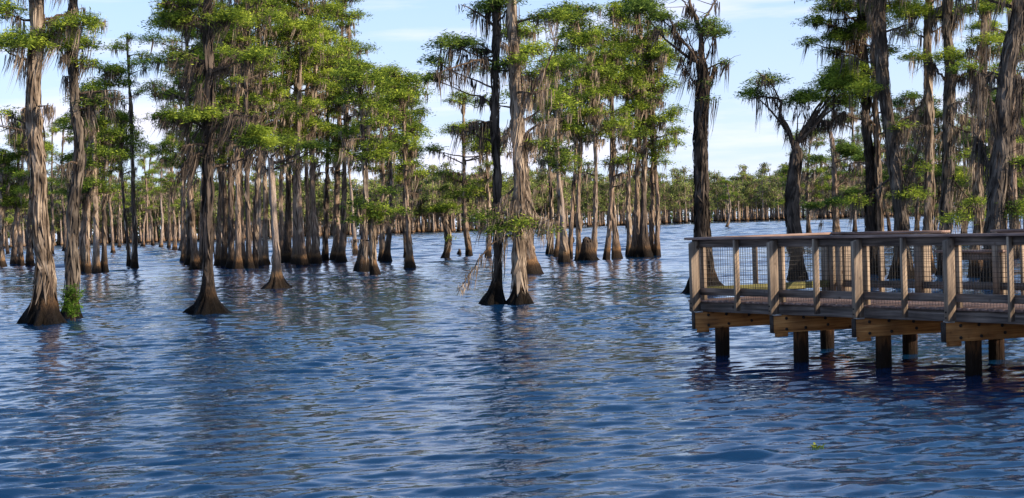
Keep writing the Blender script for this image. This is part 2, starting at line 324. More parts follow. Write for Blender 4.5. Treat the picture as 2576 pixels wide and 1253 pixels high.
def cypress(spec, rng):
    """spec in photograph pixels: path, w (trunk width), butt, H (total height in m), clumps, limbs; builds one tree"""
    x, y = spec['path'][0]
    B = on_level(x, y); Y = B.y; k = FPX / Y      # px per metre
    root = empty('cypress_tree', B)
    near = spec.get('near', Y < 70)
    P = [np.array(at(px, py, Y) - B) for px, py in spec['path']]; P[0][2] = 0
    zt = P[-1][2]; H = max(spec.get('H', 0), zt)
    yo = spec.get('lean_y', 0.)
    if H > zt + .5:
        d = (P[-1] - P[0]) / max(zt, .1); P.append(P[-1] + [d[0] * (H - zt) * .4, 0, H - zt])
    for p in P: p[1] += yo * p[2] / H
    rl = spec['w'] / 2 / k; rt = spec.get('wt', spec['w'] * .45) / 2 / k * (.5 if H > zt + .5 else 1)
    rb = spec.get('butt', spec['w'] * 2.2) / 2 / k; hb = spec.get('hb', .5)
    tb, mo, lb, cb = MB(), MB(), MB(), MB()
    seg = 30 if near else 14
    nm = spec.get('tmoss', 260 if near else 60)
    s, c, r = make_trunk(tb, P, rl, rt, rb, hb, rng, seg, mo, nm, .07 if near else .12, spec.get('fl'))
    def tp(z): return np.array([np.interp(z, c[:, 2], c[:, j]) for j in range(3)])
    lsz = spec.get('leaf', (.15, .028) if near else (.18, .05))
    anchors = []
    def add_pad(q, rad, dens=1.0, src=None, rl_=None, z_at=None):
        d = math.hypot(q[0] - tp(q[2])[0], q[1])
        za = q[2] - rng.uniform(.15, .55) * d if z_at is None else z_at
        za = float(np.clip(za, H * .25, H * .985)); a = tp(za) if src is None else src
        lp = limb_path(a, q - [0, 0, rad * .12], rng, 8)
        rr = np.linspace((rl_ or min(rl * .32, .025 + .022 * d)), .008, 8)
        tube(lb, lp, rr, 6 if near else 4)
        nt_ = int(spec.get('fd', 1.25) * dens * (210 if near else 118) * (rad / .8)**2) + 5
        pad(cb, np.array(q), rad, rad * spec.get('pz', .34 if near else .5), nt_, 9 if near else 5, lsz, rng)
        for _ in range(4 if near else 2):                         # twigs spreading through the spray
            an = rng.uniform(0, 6.28); e = q + np.array([math.cos(an), math.sin(an), rng.uniform(-.1, .25)]) * rad * .85
            tube(lb, limb_path(lp[rng.integers(4, 7)], e, rng, 5), np.linspace(.014, .004, 5), 4 if near else 3)
        i = rng.integers(2, 8, int(spec.get('ms', 1) * (6 if near else 4) * (.5 + d * .35)) + 1)
        anchors.append(lp[i] + rng.normal(0, .06, (len(i), 3)))
        e = rng.uniform(-.7, .7, (2, 3)) * rad; e[:, 2] = -.1 * rad
        anchors.append(np.array(q) + e)
        return lp
    for cl in spec.get('clumps', []):
        cx, cy, rx, ry = cl[:4]; dens = cl[4] if len(cl) > 4 else 1
        area = rx * ry / (k * k); n = max(1, int(area * 1.9 * spec.get('pn', 1)))
        for _ in range(n):
            a = rng.uniform(0, 6.28); q = math.sqrt(rng.uniform(0, 1))
            w = np.array(at(cx + rx * q * math.cos(a) * .85, cy + ry * q * math.sin(a) * .85, Y) - B)
            w[1] += yo * w[2] / H + rng.uniform(-.8, .8) * min(rx / k, 2.2)
            add_pad(w, min(rng.uniform(.4, .85), rx / k * .9), dens)
    for lm in spec.get('limbs', []):                              # limbs drawn as polylines: [(px,py)...], width px, moss
        pts = [np.array(at(px, py, Y) - B) for px, py in lm[0]]
        dy = rng.normal(0, .35)
        for i, p in enumerate(pts): p[1] += yo * p[2] / H + dy * i
        lp, _ = catmull(pts, 14); lp[1:] += rng.normal(0, .02, (13, 3))
        tube(lb, lp, np.linspace(lm[1] / 2 / k, lm[1] / 2 / k * (lm[3] if len(lm) > 3 else .3), 14), 8)
        i = rng.integers(1, 14, int(lm[2])); anchors.append(lp[i] + rng.normal(0, .04, (len(i), 3)))
        for _ in range(0 if len(lm) > 3 and lm[3] == .21 else int(len(lm[0]) * 2)):
            j = rng.integers(4, 13); e = lp[j] + rng.normal(0, .45, 3) * [1, 1, .6]
            tube(lb, limb_path(lp[j], e, rng, 5), np.linspace(.014, .004, 5), 4)
    if spec.get('auto'):                                            # crown between two heights, built level by level
        z0, z1, n, rmax = spec['auto']
        for i in range(n):
            f = rng.uniform(0, 1)**.85; z = z0 + (z1 - z0) * f
            env = rmax * (.45 + .55 * math.sin(math.pi * min(1, .15 + f * .8))) * rng.uniform(.15, 1)**.7
            an = rng.uniform(0, 6.28); q = tp(z) + np.array([math.cos(an) * env, math.sin(an) * env, 0])
            q[2] = z; add_pad(q, rng.uniform(.42, .95))
        for _ in range(3):
            add_pad(tp(z1) + np.r_[rng.normal(0, .4, 2), rng.uniform(-.2, .4)], .7)
        for _ in range(spec.get('deadn', 5)):                     # bare, mossy lower limbs
            z = rng.uniform(H * .33, z0 + (z1 - z0) * .5); an = rng.uniform(0, 6.28); l = rng.uniform(.5, 1.7)
            lp = limb_path(tp(z), tp(z) + np.array([math.cos(an) * l, math.sin(an) * l, rng.uniform(-.1, .7)]), rng, 7)
            tube(lb, lp, np.linspace(.05, .01, 7), 5); anchors.append(lp[rng.integers(2, 7, 6)])
    A = np.concatenate(anchors) if anchors else np.zeros((0, 3))
    ml = spec.get('ml', (.35, 1.0))
    hang_moss(mo, A, ml[0], ml[1], .026 if near else .05, rng, 12 if near else 7, spec.get('sway', (-.12, 0)))
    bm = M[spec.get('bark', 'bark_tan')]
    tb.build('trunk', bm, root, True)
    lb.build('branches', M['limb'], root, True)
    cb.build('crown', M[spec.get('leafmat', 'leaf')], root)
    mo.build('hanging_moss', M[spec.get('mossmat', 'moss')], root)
    tag(root, spec['label'], 'tree', spec.get('group'))
    return root

#@@WATER
# ------------------------------------------------------------------ lake: one sheet, real waves near by, bump far out
def lake():
    rng = np.random.default_rng(3)
    ys = [-40., -15., -2.]; y = 6.
    while y < 420: ys.append(y); y += max(.034, .0024 * y) if y > 10 else .3
    while y < 9000: ys.append(y); y *= 1.06
    ys = np.array(ys)
    u = np.linspace(-.46, .46, 620); u = np.r_[-8, -3, -1.4, -.8, u, .8, 1.4, 3, 8]
    X = u[None] * (np.maximum(ys, 6.)[:, None] + 4); Yy = np.repeat(ys[:, None], len(u), 1)
    Z = np.zeros_like(X)
    nw = 90
    lam = np.r_[0.15 * (1.1 / .15)**rng.uniform(0, 1, 70), rng.uniform(1.8, 6.5, 20)]; kk = 2 * np.pi / lam
    th = rng.normal(.10, .33, nw) + np.pi / 2; kx, ky = kk * np.cos(th), kk * np.sin(th); ph = rng.uniform(0, 6.28, nw)
    amp = lam * .0050 * np.interp(lam, [.15, .3, .6, 1.15, 1.9], [1.1, 1.25, 1.1, .55, .3])
    far = np.clip((Yy - 45) / 80, 0, 1) * 4.0
    inside = (np.abs(u) < .5)[None] & (ys > 5)[:, None]
    # gusts: patches of livelier and calmer water
    g = .95 + .28 * np.sin(X * .21 + 1.3 * np.sin(Yy * .09)) * np.sin(Yy * .13 + 2) + .15 * np.sin(X * .6 + Yy * .35)
    sp = np.gradient(ys)[:, None]
    for a, x_, y_, p, l in zip(amp, kx, ky, ph, lam):
        fall = np.clip((l / (sp * 2.6)) - .6, 0, 1)               # drop waves the rows cannot carry
        s_ = np.sin(x_ * X + y_ * Yy + p + .5 * np.sin(.7 * X + .5 * Yy + p))
        Z += a * g * fall * (far if l > 1.75 else 1) * (s_ + .32 * (s_ * s_ - .5))
    Z *= inside
    e = np.clip((.46 - np.abs(u)) / .03, 0, 1)[None]; Z *= e
    n, m = X.shape
    i = np.arange(n - 1)[:, None] * m + np.arange(m - 1)[None]
    b = MB(); b.add(np.stack([X, Yy, Z], -1).reshape(-1, 3), np.stack([i, i + 1, i + m + 1, i + m], -1).reshape(-1, 4))
    tag(b.build('lake_water', M['water'], None, True), kind='structure')
lake()

#@@BOARDWALK
def boardwalk():
    P0 = on_level(1748, 778, .85); P1 = on_level(2550, 809, .85)
    P0 = Vector((P0.x, P0.y, 0)); P1 = Vector((P1.x, P1.y, 0))
    e1 = (P1 - P0).normalized(); nrm = Vector((-e1.y, e1.x, 0));          # towards the far side of the deck
    if nrm.y < 0: nrm = -nrm
    e2 = Vector((math.sin(R(66)), math.cos(R(66)), 0))                     # end rail and beams run this way
    LEN = 15.0; WD = 2.95; Wp = WD * nrm.dot(e2)
    Q0 = P0 + e2 * WD
    root = empty('boardwalk', P0 + Vector((0, 0, -.1)))
    tag(root, 'weathered wooden boardwalk on piles over the lake with wire mesh railings', 'boardwalk')
    inv = root.matrix_world.inverted()
    def hit(px, line_p, line_d):                                          # where the sight line of a photo column meets a plan line
        d = ray(px, 640); a = np.array([[d.x, -line_d.x], [d.y, -line_d.y]]); r = np.linalg.solve(a, [line_p.x, line_p.y])
        return r[1]
    def plank(name, a, b, w, h, mat, up=Vector((0, 0, 1)), parent=root, chamf=0, cs=1):
        a = Vector(a); b = Vector(b); x = (b - a); l = x.length; x.normalize()
        y = up.cross(x).normalized(); z = x.cross(y)
        m = MB(); hw, hh = w / 2, h / 2; e = .006
        xs = [0, l]
        sec = [(-hw + e, -hh), (hw - e, -hh), (hw, -hh + e), (hw, hh - e), (hw - e, hh), (-hw + e, hh), (-hw, hh - e), (-hw, -hh + e)]
        v = [(X, yy, zz) for X in xs for yy, zz in sec]
        if chamf:
            v = [(X - (chamf if (X > 0 and yy * cs > 0) else 0), yy, zz) for X, yy, zz in v]
        q = [(i, (i + 1) % 8, 8 + (i + 1) % 8, 8 + i) for i in range(8)]
        t = [(0, i + 1, i) for i in range(1, 7)] + [(8, 8 + i, 8 + i + 1) for i in range(1, 7)]
        m.add(v, q, t); o = m.build(name, mat, parent)
        Mx = Matrix((x, y, z)).transposed().to_4x4(); Mx.translation = a - P0
        o.matrix_basis = Mx if parent is root else (parent.matrix_basis.inverted() @ Mx)
        return o
    def V(p, z): return Vector((p.x, p.y, z))
    DZ = 1.12
    # deck boards: one mesh, separate boards with gaps
    m = MB(); s = -.10; rr = random.Random(4)
    bw = .14 / abs(nrm.dot(e2)) 
    while s < LEN:
        a = P0 + e1 * s - e2 * .05; b = a + e1 * (bw - .006); c_, d_ = b + e2 * (WD + .1), a + e2 * (WD + .1); dz = rr.uniform(-.002, .003)
        v = [V(p - P0, z + dz) for z in (DZ - .038, DZ) for p in (a, b, c_, d_)]
        m.add([tuple(q) for q in v], [(3, 2, 1, 0), (4, 5, 6, 7), (0, 1, 5, 4), (1, 2, 6, 5), (2, 3, 7, 6), (3, 0, 4, 7)]); s += bw
    m.build('deck_boards', M['wood_cap'], root)
    # fascias / joists
    for off, nm in ((.0, 'fascia'), (Wp - .04, 'fascia'), (.9, 'joist'), (1.8, 'joist')):
        st = -.08 + (off / nrm.dot(e2)) * e2.dot(e1) if off else -.08
        plank(nm, V(P0 + nrm * (off + .02) + e1 * st, .995), V(P0 + nrm * (off + .02) + e1 * LEN, .995), .04, .165, M['wood'])
    plank('fascia', V(P0 - e1 * .06 - e2 * .05, .995), V(Q0 - e1 * .06, .995), .04, .165, M['wood'])
    def rail(A, d, L0, L1, out, posts, main, lowered=None, kick='wood', name_end=True):
        """railing along A + d*s from L0 to L1; out = unit vector to the outside; posts at s"""
        segs = [(L0, L1, 0)] if not lowered else [(L0, lowered[0], 0), (lowered[0], lowered[1], .34), (lowered[1], L1, 0)]
        for s0, s1, dn in segs:
            top = 2.17 - dn
            plank('top_rail', V(A + d * s0 + out * .05, top - .065), V(A + d * s1 + out * .05, top - .065), .038, .13, M['wood'])
            plank('rail_cap', V(A + d * (s0 - .08) + out * .07, top + .022), V(A + d * (s1 + .08) + out * .07, top + .022), .26, .04, M['wood_cap'])
            wm = MB(); z = 1.28
            zs = np.arange(1.27, top - .1, .076); tt = np.arange(s0 + .03, s1, .052)
            def bar(a, b, r_=.0018):
                x = (b - a).normalized(); u = x.cross(out).normalized() * r_; w_ = out * r_
                v = [tuple(p + q - P0) for p in (a, b) for q in (u + w_, u - w_, -u - w_, -u + w_)]
                wm.add(v, [(0, 1, 5, 4), (1, 2, 6, 5), (2, 3, 7, 6), (3, 0, 4, 7)])
            for z in zs: bar(V(A + d * s0 + out * .024, z), V(A + d * s1 + out * .024, z), .0023)
            for t in tt: bar(V(A + d * t + out * .029, 1.14), V(A + d * t + out * .029, top - .04))
            wm.build('wire_mesh', M['wire'], root)
        plank('kick_board', V(A + d * L0 + out * .05, 1.27), V(A + d * L1 + out * .05, 1.27), .038, .125, M[kick])
        for s_ in posts:
            mn = s_ in main; w_, dp = (.07, .20) if mn else (.04, .12)
            topz = 2.165
            if lowered and lowered[0] + .06 < s_ < lowered[1] - .06: topz = 1.825
            c = A + d * s_ + out * (.072 + dp / 2)
            po = plank('post', V(c, .93 if mn else .96), V(c, topz), dp, w_, M['wood_post'], up=d, chamf=.05 if mn else 0, cs=1 if out.dot(d.cross(Vector((0, 0, 1)))) > 0 else -1)
            if mn:
                ci = A + d * s_ - out * .045
                plank('post', V(ci, DZ + .002), V(ci, topz), .075, .10, M['wood_post'], up=d)
                bo = MB()
                for z in (.99, 1.07):
                    th = np.linspace(0, 6.28, 8, endpoint=False); cc = np.array(V(c + out * (dp / 2 + .004), z) - P0)
                    ring = cc + .014 * (np.cos(th)[:, None] * np.array(d) + np.sin(th)[:, None] * np.array([0, 0, 1.]))
                    bo.add(np.vstack([ring, ring + np.array(out) * .01, cc + np.array(out) * .01]), [(i, (i + 1) % 8, 8 + (i + 1) % 8, 8 + i) for i in range(8)], [(16, 8 + i, 8 + (i + 1) % 8) for i in range(8)])
                b = bo.build('bolt', M['bolt'], root); b.parent = po; b.matrix_basis = po.matrix_basis.inverted()
    # front rail
    fp = [hit(x, P0 - nrm * .12, e1) for x in (1751, 1853, 1948, 2053, 2160, 2274, 2392, 2542)]
    sp = fp[-1] - fp[-2]; 
    while fp[-1] < LEN - 1.5: fp.append(fp[-1] + 1.0)
    rail(P0, e1, fp[0] - .05, fp[-1], -nrm, fp, set(fp[0::2]))
    # end rail and back rail
    nE = Vector((-e2.y, e2.x, 0)); 
    if nE.dot(e1) > 0: nE = -nE
    ep = [.62 * WD * .75, WD - .02]
    rail(P0, e2, .02, WD, nE, ep, {ep[1]}, kick='wood_green')
    Bl = P0 + nrm * Wp; sB = (Q0 - P0).dot(e1)
    bp = [hit(x, Bl + nrm * .15, e1) for x in (2128, 2218, 2326, 2378, 2522, 2575)]
    g0, g1 = bp[3] , bp[4]
    while bp[-1] < LEN - 1.5: bp.append(bp[-1] + 1.15)
    rail(Bl, e1, sB, bp[-1], nrm, bp, {bp[0], bp[2], bp[4]}, lowered=(g0, g1))
    # bents: beam, end cap, bolts, strap, piles
    bs = [hit(x, P0 - nrm * .12, e1) for x in (1748, 1945, 2152, 2378)]
    while bs[-1] < LEN - 1.5: bs.append(bs[-1] + 1.95)
    for i, s_ in enumerate(bs):
        a = P0 + e1 * s_ - e2 * .17; eb = Vector((math.sin(R(73)), math.cos(R(73)), 0)); b = a + eb * (WD + .1)
        be = plank('beam', V(a + eb * .012, .765), V(b, .765), .115, .29, M['wood_beam'])
        plank('beam_end', V(a, .765), V(a + eb * .0125, .765), .12, .295, M['tar'], parent=be)
        fn = Vector((eb.y, -eb.x, 0))                                    # the face of the beam that looks at the viewer
        bo = MB()
        for bx, bz in ((.25, .09), (.58, .09), (.25, -.09), (.62, -.08), (1.0, .06), (1.05, -.05)):
            cc = np.array(V(a + eb * (bx + .05 * math.sin(i * 3 + bx)) + fn * .056, .765 + bz) - P0); th = np.linspace(0, 6.28, 8, endpoint=False)
            ring = cc + .026 * (np.cos(th)[:, None] * np.array(eb) + np.sin(th)[:, None] * np.array([0, 0, 1.]))
            bo.add(np.vstack([ring, ring + np.array(fn) * .014, cc + np.array(fn) * .014]), [(j, (j + 1) % 8, 8 + (j + 1) % 8, 8 + j) for j in range(8)], [(16, 8 + j, 8 + (j + 1) % 8) for j in range(8)])
        ob = bo.build('bolt', M['bolt'], root); ob.parent = be; ob.matrix_basis = be.matrix_basis.inverted()
        plank('strap', V(a + eb * .02 + fn * .03, .918), V(a + eb * .15 + fn * .03, .918), .10, .03, M['steel'], parent=be)
        plank('block', V(a + eb * .08, .585), V(a + eb * .28, .585), .09, .07, M['wood_beam'], parent=be)
        rng = np.random.default_rng(40 + i)
        for off in (.62, WD - .25):
            m = MB(); pc = a + eb * off - fn * .17 - P0
            zz = np.linspace(-1.6, .9, 10)
            tube(m, [[pc.x + .01 * math.sin(z), pc.y, z] for z in zz],   .125 + .004 * np.sin(zz * 3 + i), 16)
            m.build('pile', M['pile'], root, True)
boardwalk()

#@@TREES
# ------------------------------------------------------------------ the near trees, one by one
hero = [
 dict(label='thick shaggy cypress draped in pale moss, nearest tree at far left', path=[(108, 815), (112, 700), (98, 560), (92, 430), (80, 260), (85, 120), (88, 0)], w=34, wt=27, bark='bark_grey', butt=105, H=15, tmoss=1500, pn=1.5, fd=1.6, pz=.45, hb=.62,
      clumps=[(60, 95, 75, 24, 1.2), (150, 100, 80, 40), (190, 30, 60, 40), (30, 15, 60, 30), (10, 260, 30, 30, .6)], limbs=[([(80, 150), (40, 145), (-10, 120)], 8, 10), ([(88, 335), (40, 325), (-5, 320)], 6, 5), ([(85, 60), (150, 30), (230, 40)], 8, 14)], auto=(9.6, 14.6, 10, 2.2)),
 dict(label='darker twisted cypress with ferny green growth at its foot, second from left edge', path=[(178, 800), (182, 640), (186, 500), (200, 380), (190, 250), (183, 150), (186, 60)], w=23, wt=17, butt=62, H=12, tmoss=700, bark='bark_grey', mossmat='moss_grey',
      clumps=[(240, 160, 50, 30, .8), (205, 100, 50, 25), (235, 250, 40, 20, .7)], limbs=[([(190, 290), (240, 250), (290, 245)], 7, 12), ([(186, 180), (170, 120), (140, 110)], 6, 8)], auto=(9.4, 11.8, 7, 1.8)),
 dict(label='dark straight cypress with wide orange-streaked butt standing alone left of centre', path=[(523, 788), (524, 700), (522, 560), (524, 400), (526, 250), (528, 140), (524, 0)], w=23, wt=17, butt=112, pn=1.5, fd=1.6, pz=.45, hb=.42, H=15, tmoss=420, bark='bark_dark_shaded', fl=13,
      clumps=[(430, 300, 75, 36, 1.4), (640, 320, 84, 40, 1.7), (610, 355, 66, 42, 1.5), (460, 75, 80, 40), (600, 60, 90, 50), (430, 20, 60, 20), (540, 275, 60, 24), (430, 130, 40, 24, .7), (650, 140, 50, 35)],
      limbs=[([(524, 340), (580, 300), (660, 300)], 9, 14), ([(523, 330), (470, 300), (400, 290)], 8, 10), ([(527, 200), (560, 150), (580, 130)], 16, 18), ([(525, 385), (480, 400), (440, 470)], 7, 16), ([(527, 150), (480, 160), (440, 190)], 7, 18), ([(524, 60), (470, 30), (410, 0)], 8, 12)], leafmat='leaf', mossmat='moss_shaded', auto=(9.6, 14.6, 10, 2.6), sway=(-.3, 0)),
 dict(label='pale bleached bare-trunked cypress with fluted butt between the dark lone tree and the stand', path=[(697, 725), (696, 640), (690, 540), (684, 440), (681, 398)], w=17, wt=13, butt=60, hb=.36, tmoss=10, bark='bark_pale',
      clumps=[(700, 340, 60, 40, .9), (770, 375, 50, 28), (660, 370, 40, 25, .8)], limbs=[([(681, 410), (720, 400), (760, 375)], 9, 3), ([(682, 415), (665, 425), (640, 400)], 7, 6)], ml=(.2, .6)),
 dict(label='slender dark cypress with a long mossy limb reaching left, left one of the centre pair', path=[(1243, 764), (1252, 680), (1250, 560), (1248, 420), (1242, 300), (1245, 150), (1248, 40)], w=16, wt=13, butt=78, hb=.45, H=12.5, tmoss=420, bark='bark_dark_shaded', mossmat='moss_shaded', leafmat='leaf_dark', pn=2, fd=1.8, pz=.45, ms=.7,
      clumps=[(1140, 110, 48, 16, 1.1), (1110, 150, 34, 20, .8), (1100, 205, 30, 26, 1.2), (1185, 105, 32, 18, 1.1), (1210, 130, 22, 16), (1210, 8, 46, 14, 1.2), (1290, 10, 46, 16), (1285, 150, 34, 16, 1.4)], limbs=[([(1242, 150), (1200, 158), (1150, 175), (1112, 195)], 7, 22), ([(1190, 160), (1160, 130), (1130, 112)], 3, 6), ([(1248, 60), (1275, 30), (1300, 10)], 6, 6), ([(1244, 90), (1265, 88), (1290, 92)], 5, 2)], auto=(10, 12.4, 6, 1.7)),
 dict(label='burly cypress wrapped in tan moss with a drooping dead branch, right of centre pair', path=[(1308, 764), (1306, 690), (1304, 560), (1306, 450), (1300, 330), (1296, 200), (1290, 90), (1287, 0)], w=23, wt=12, bark='bark_grey', butt=78, pn=1.5, fd=1.6, pz=.45, hb=.42, H=14.5, tmoss=1500, mossmat='moss',
      clumps=[(1385, 70, 58, 44, 1.1), (1380, 150, 48, 38, 1.1), (1350, 190, 40, 26, .9), (1335, 545, 56, 24, .6), (1225, 548, 46, 12, .5), (1260, 570, 50, 10, .4), (1345, 365, 20, 14), (1300, 145, 34, 14), (1370, 575, 30, 12, .7)],
      limbs=[([(1302, 590), (1262, 598), (1225, 625), (1195, 668), (1165, 715), (1150, 745)], 6, 8, .21), ([(1300, 330), (1330, 250), (1370, 180), (1400, 110)], 8, 10), ([(1302, 420), (1330, 330), (1390, 300)], 10, 26), ([(1304, 560), (1340, 555), (1390, 550)], 6, 12), ([(1304, 565), (1260, 560), (1190, 555)], 6, 16), ([(1296, 300), (1275, 330), (1262, 350)], 6, 10)], auto=(9.6, 14.2, 9, 2.0)),
 dict(label='tan moss-clad cypress with splayed roots standing just behind the centre pair', path=[(1325, 688), (1322, 600), (1318, 480), (1312, 380), (1305, 280)], w=30, wt=16, butt=72, hb=.9, H=12, tmoss=900, auto=(7.5, 11.6, 12, 2.2), mossmat='moss'),
 dict(label='tall dark cypress with a bare forked top at the boardwalk left end', path=[(1772, 738), (1768, 640), (1765, 520), (1762, 400), (1763, 290), (1768, 190), (1762, 150)], w=30, wt=21, butt=84, hb=.7, tmoss=1000, bark='bark_dark_shaded', mossmat='moss_shaded', leafmat='leaf_dark', pn=2.2, fd=2.2, pz=.5, ms=.4,
      clumps=[(1640, 20, 50, 24, 1.1), (1680, 45, 36, 18), (1810, 85, 36, 20, 1.1), (1795, 60, 24, 14, .8), (1740, 60, 30, 14, .7), (1785, 250, 16, 12, .5), (1822, 165, 14, 12, .6), (1780, 210, 14, 10, .5)],
      limbs=[([(1768, 200), (1740, 130), (1705, 95), (1680, 40)], 9, 16, .5), ([(1766, 170), (1762, 80), (1740, 20), (1728, -20)], 15, 8, .35), ([(1764, 90), (1780, 40), (1815, -15)], 9, 5, .4), ([(1766, 190), (1790, 195), (1803, 165), (1812, 160)], 10, 12, .5), ([(1763, 210), (1740, 200), (1715, 150)], 6, 14), ([(1745, 30), (1722, 10), (1700, -20)], 6, 3)], sway=(-.15, 0)),
 dict(label='cypress forking into two crooked limbs under a flat crown, behind the boardwalk end', path=[(2007, 704), (2002, 620), (1994, 540), (1998, 450), (2004, 390), (2000, 360)], w=30, wt=22, butt=52, hb=.8, tmoss=800, bark='bark_grey', mossmat='moss_shaded', leafmat='leaf', pn=3.4, fd=2.2, pz=.5, ms=.3,
      clumps=[(1905, 235, 36, 26, 1.0), (1935, 195, 50, 16, .5), (1985, 235, 44, 24, .7), (2085, 195, 50, 34, 1.2), (2150, 190, 50, 44, 1.3), (2040, 240, 50, 22, .8), (2110, 235, 40, 24, .9)],
      limbs=[([(2000, 380), (1980, 320), (1962, 290), (1965, 255), (1930, 245), (1890, 250)], 13, 14, .25), ([(2004, 390), (2015, 345), (2060, 300), (2100, 260), (2150, 215)], 15, 22, .3), ([(1965, 260), (1930, 215), (1880, 190)], 5, 6), ([(2060, 300), (2090, 305), (2130, 280)], 8, 22)], ml=(.35, 1.0)),
 dict(label='narrow cypress, left of two close dark trunks behind the middle of the boardwalk', path=[(2195, 690), (2190, 560), (2188, 430), (2178, 300), (2172, 150), (2165, 0)], w=24, wt=16, butt=36, pn=1.5, fd=1.6, pz=.45, hb=.7, H=14, tmoss=500, bark='bark_grey', mossmat='moss_shaded', leafmat='leaf', clumps=[(2140, 50, 60, 44, 1), (2060, 60, 60, 40, .8), (2040, 110, 40, 24, .7), (2150, 110, 50, 40, 1.1), (2075, 130, 30, 20, .8), (2120, 200, 50, 40, 1.3), (2170, 230, 40, 36, 1.2)], limbs=[([(2170, 130), (2120, 80), (2050, 40)], 9, 26), ([(2172, 200), (2200, 150), (2185, 30)], 9, 10)], auto=(9.6, 13.6, 8, 2.2)),
 dict(label='thin cypress, right of two close dark trunks behind the middle of the boardwalk', path=[(2214, 690), (2212, 560), (2207, 430), (2202, 300), (2196, 150), (2198, 0)], w=14, wt=9, butt=24, hb=.6, H=12.5, tmoss=260, bark='bark_grey', auto=(8.5, 12.4, 8, 1.5)),
 dict(label='stout mossy cypress curving left as it rises, thickest trunk behind the middle of the boardwalk', path=[(2268, 702), (2272, 580), (2262, 460), (2245, 340), (2228, 220), (2220, 100), (2216, -20)], w=29, wt=24, butt=48, pn=1.5, fd=1.6, pz=.45, hb=.7, H=15, tmoss=1500, bark='bark_grey', mossmat='moss_grey', leafmat='leaf', clumps=[(2290, 390, 50, 40, .5), (2195, 200, 50, 50, .9), (2255, 310, 30, 20, .5), (2300, 470, 40, 40, .8), (2150, 520, 40, 24, .6)], limbs=[([(2266, 500), (2290, 430), (2320, 330)], 11, 26), ([(2226, 160), (2190, 60), (2200, -10)], 10, 20)], auto=(9.8, 14.6, 10, 2.4)),
 dict(label='slim cypress with reddish bark left of the gap in the railing cap', path=[(2333, 686), (2336, 560), (2338, 420), (2336, 280), (2332, 140), (2336, 0)], w=19, wt=16, butt=36, pn=1.5, fd=1.6, pz=.45, hb=.6, H=14, tmoss=500, bark='bark_tan', clumps=[(2330, 145, 44, 24, 1), (2300, 60, 36, 30, .7)], limbs=[([(2336, 230), (2300, 300), (2290, 330)], 7, 20)], auto=(9.6, 13.6, 8, 2)),
 dict(label='shaggy cypress with a broken side stub behind the boardwalk railing', path=[(2376, 694), (2378, 560), (2384, 430), (2384, 300), (2390, 180), (2378, 60), (2382, -20)], w=25, wt=20, butt=42, pn=1.5, fd=1.6, pz=.45, hb=.6, H=14.5, tmoss=1100, bark='bark_grey', mossmat='moss_grey', clumps=[(2370, 150, 50, 24, 1), (2455, 190, 34, 18, .8), (2420, 460, 50, 46, .9), (2440, 540, 50, 22, .8)], limbs=[([(2384, 380), (2400, 340), (2414, 290)], 9, 4, .6), ([(2386, 200), (2420, 190), (2450, 175)], 9, 26), ([(2384, 210), (2345, 170), (2330, 150)], 7, 18), ([(2382, 60), (2420, 20), (2450, 10)], 8, 22)], auto=(9.6, 14, 9, 2.2)),
 dict(label='heavy moss-swathed cypress leaning right at the right edge above the boardwalk', path=[(2505, 715), (2500, 600), (2506, 480), (2520, 350), (2524, 230), (2540, 110), (2562, 0)], w=36, wt=36, butt=56, pn=1.5, fd=1.6, pz=.45, hb=.7, H=15, tmoss=2200, bark='bark_grey', mossmat='moss_grey', clumps=[(2460, 170, 50, 18, .8), (2530, 520, 40, 20, .6), (2568, 410, 34, 40, .8), (2566, 550, 30, 24, .9)], limbs=[([(2512, 420), (2545, 330), (2565, 210), (2550, 190)], 18, 40), ([(2516, 300), (2470, 230), (2440, 190)], 9, 30), ([(2540, 110), (2580, 60), (2620, 20)], 16, 30), ([(2506, 470), (2480, 380), (2462, 330)], 8, 24), ([(2510, 480), (2540, 400), (2530, 340), (2490, 420)], 8, 30)], ml=(.5, 1.6), auto=(9.4, 14.6, 10, 2.6)),
 dict(label='pinkish straight cypress with little moss at the right edge behind the leaning tree', path=[(2556, 650), (2552, 540), (2548, 420), (2546, 300), (2545, 200)], w=22, wt=17, butt=30, hb=.6, H=14, tmoss=120, bark='bark_tan', auto=(9, 13.6, 12, 2.2)),
 dict(label='short crooked mossy cypress behind the lowered railing section', path=[(2462, 698), (2452, 640), (2460, 560), (2458, 440), (2465, 330), (2470, 200), (2475, 60)], w=16, wt=9, butt=44, hb=.6, tmoss=700, H=12, clumps=[(2440, 420, 36, 36, .7), (2430, 520, 40, 30, .6), (2390, 560, 50, 20, .5)], auto=(8, 11.5, 7, 1.6)),
 dict(label='thin pale cypress with heavy low moss between the forked tree and the boardwalk trunks', path=[(2108, 618), (2102, 520), (2098, 400), (2090, 330)], w=14, wt=8, butt=26, hb=.8, tmoss=160, clumps=[(2080, 500, 60, 34, .8), (2150, 400, 60, 44, .8), (2060, 400, 40, 24, .6), (2180, 470, 50, 30, .8)], near=True, leaf=(.25, .06), leafmat='leaf_dark', limbs=[([(2100, 470), (2130, 440), (2180, 420)], 5, 16), ([(2101, 500), (2075, 520), (2065, 560)], 5, 20)]),
]
for i, sp in enumerate(hero): cypress(sp, np.random.default_rng(100 + i))

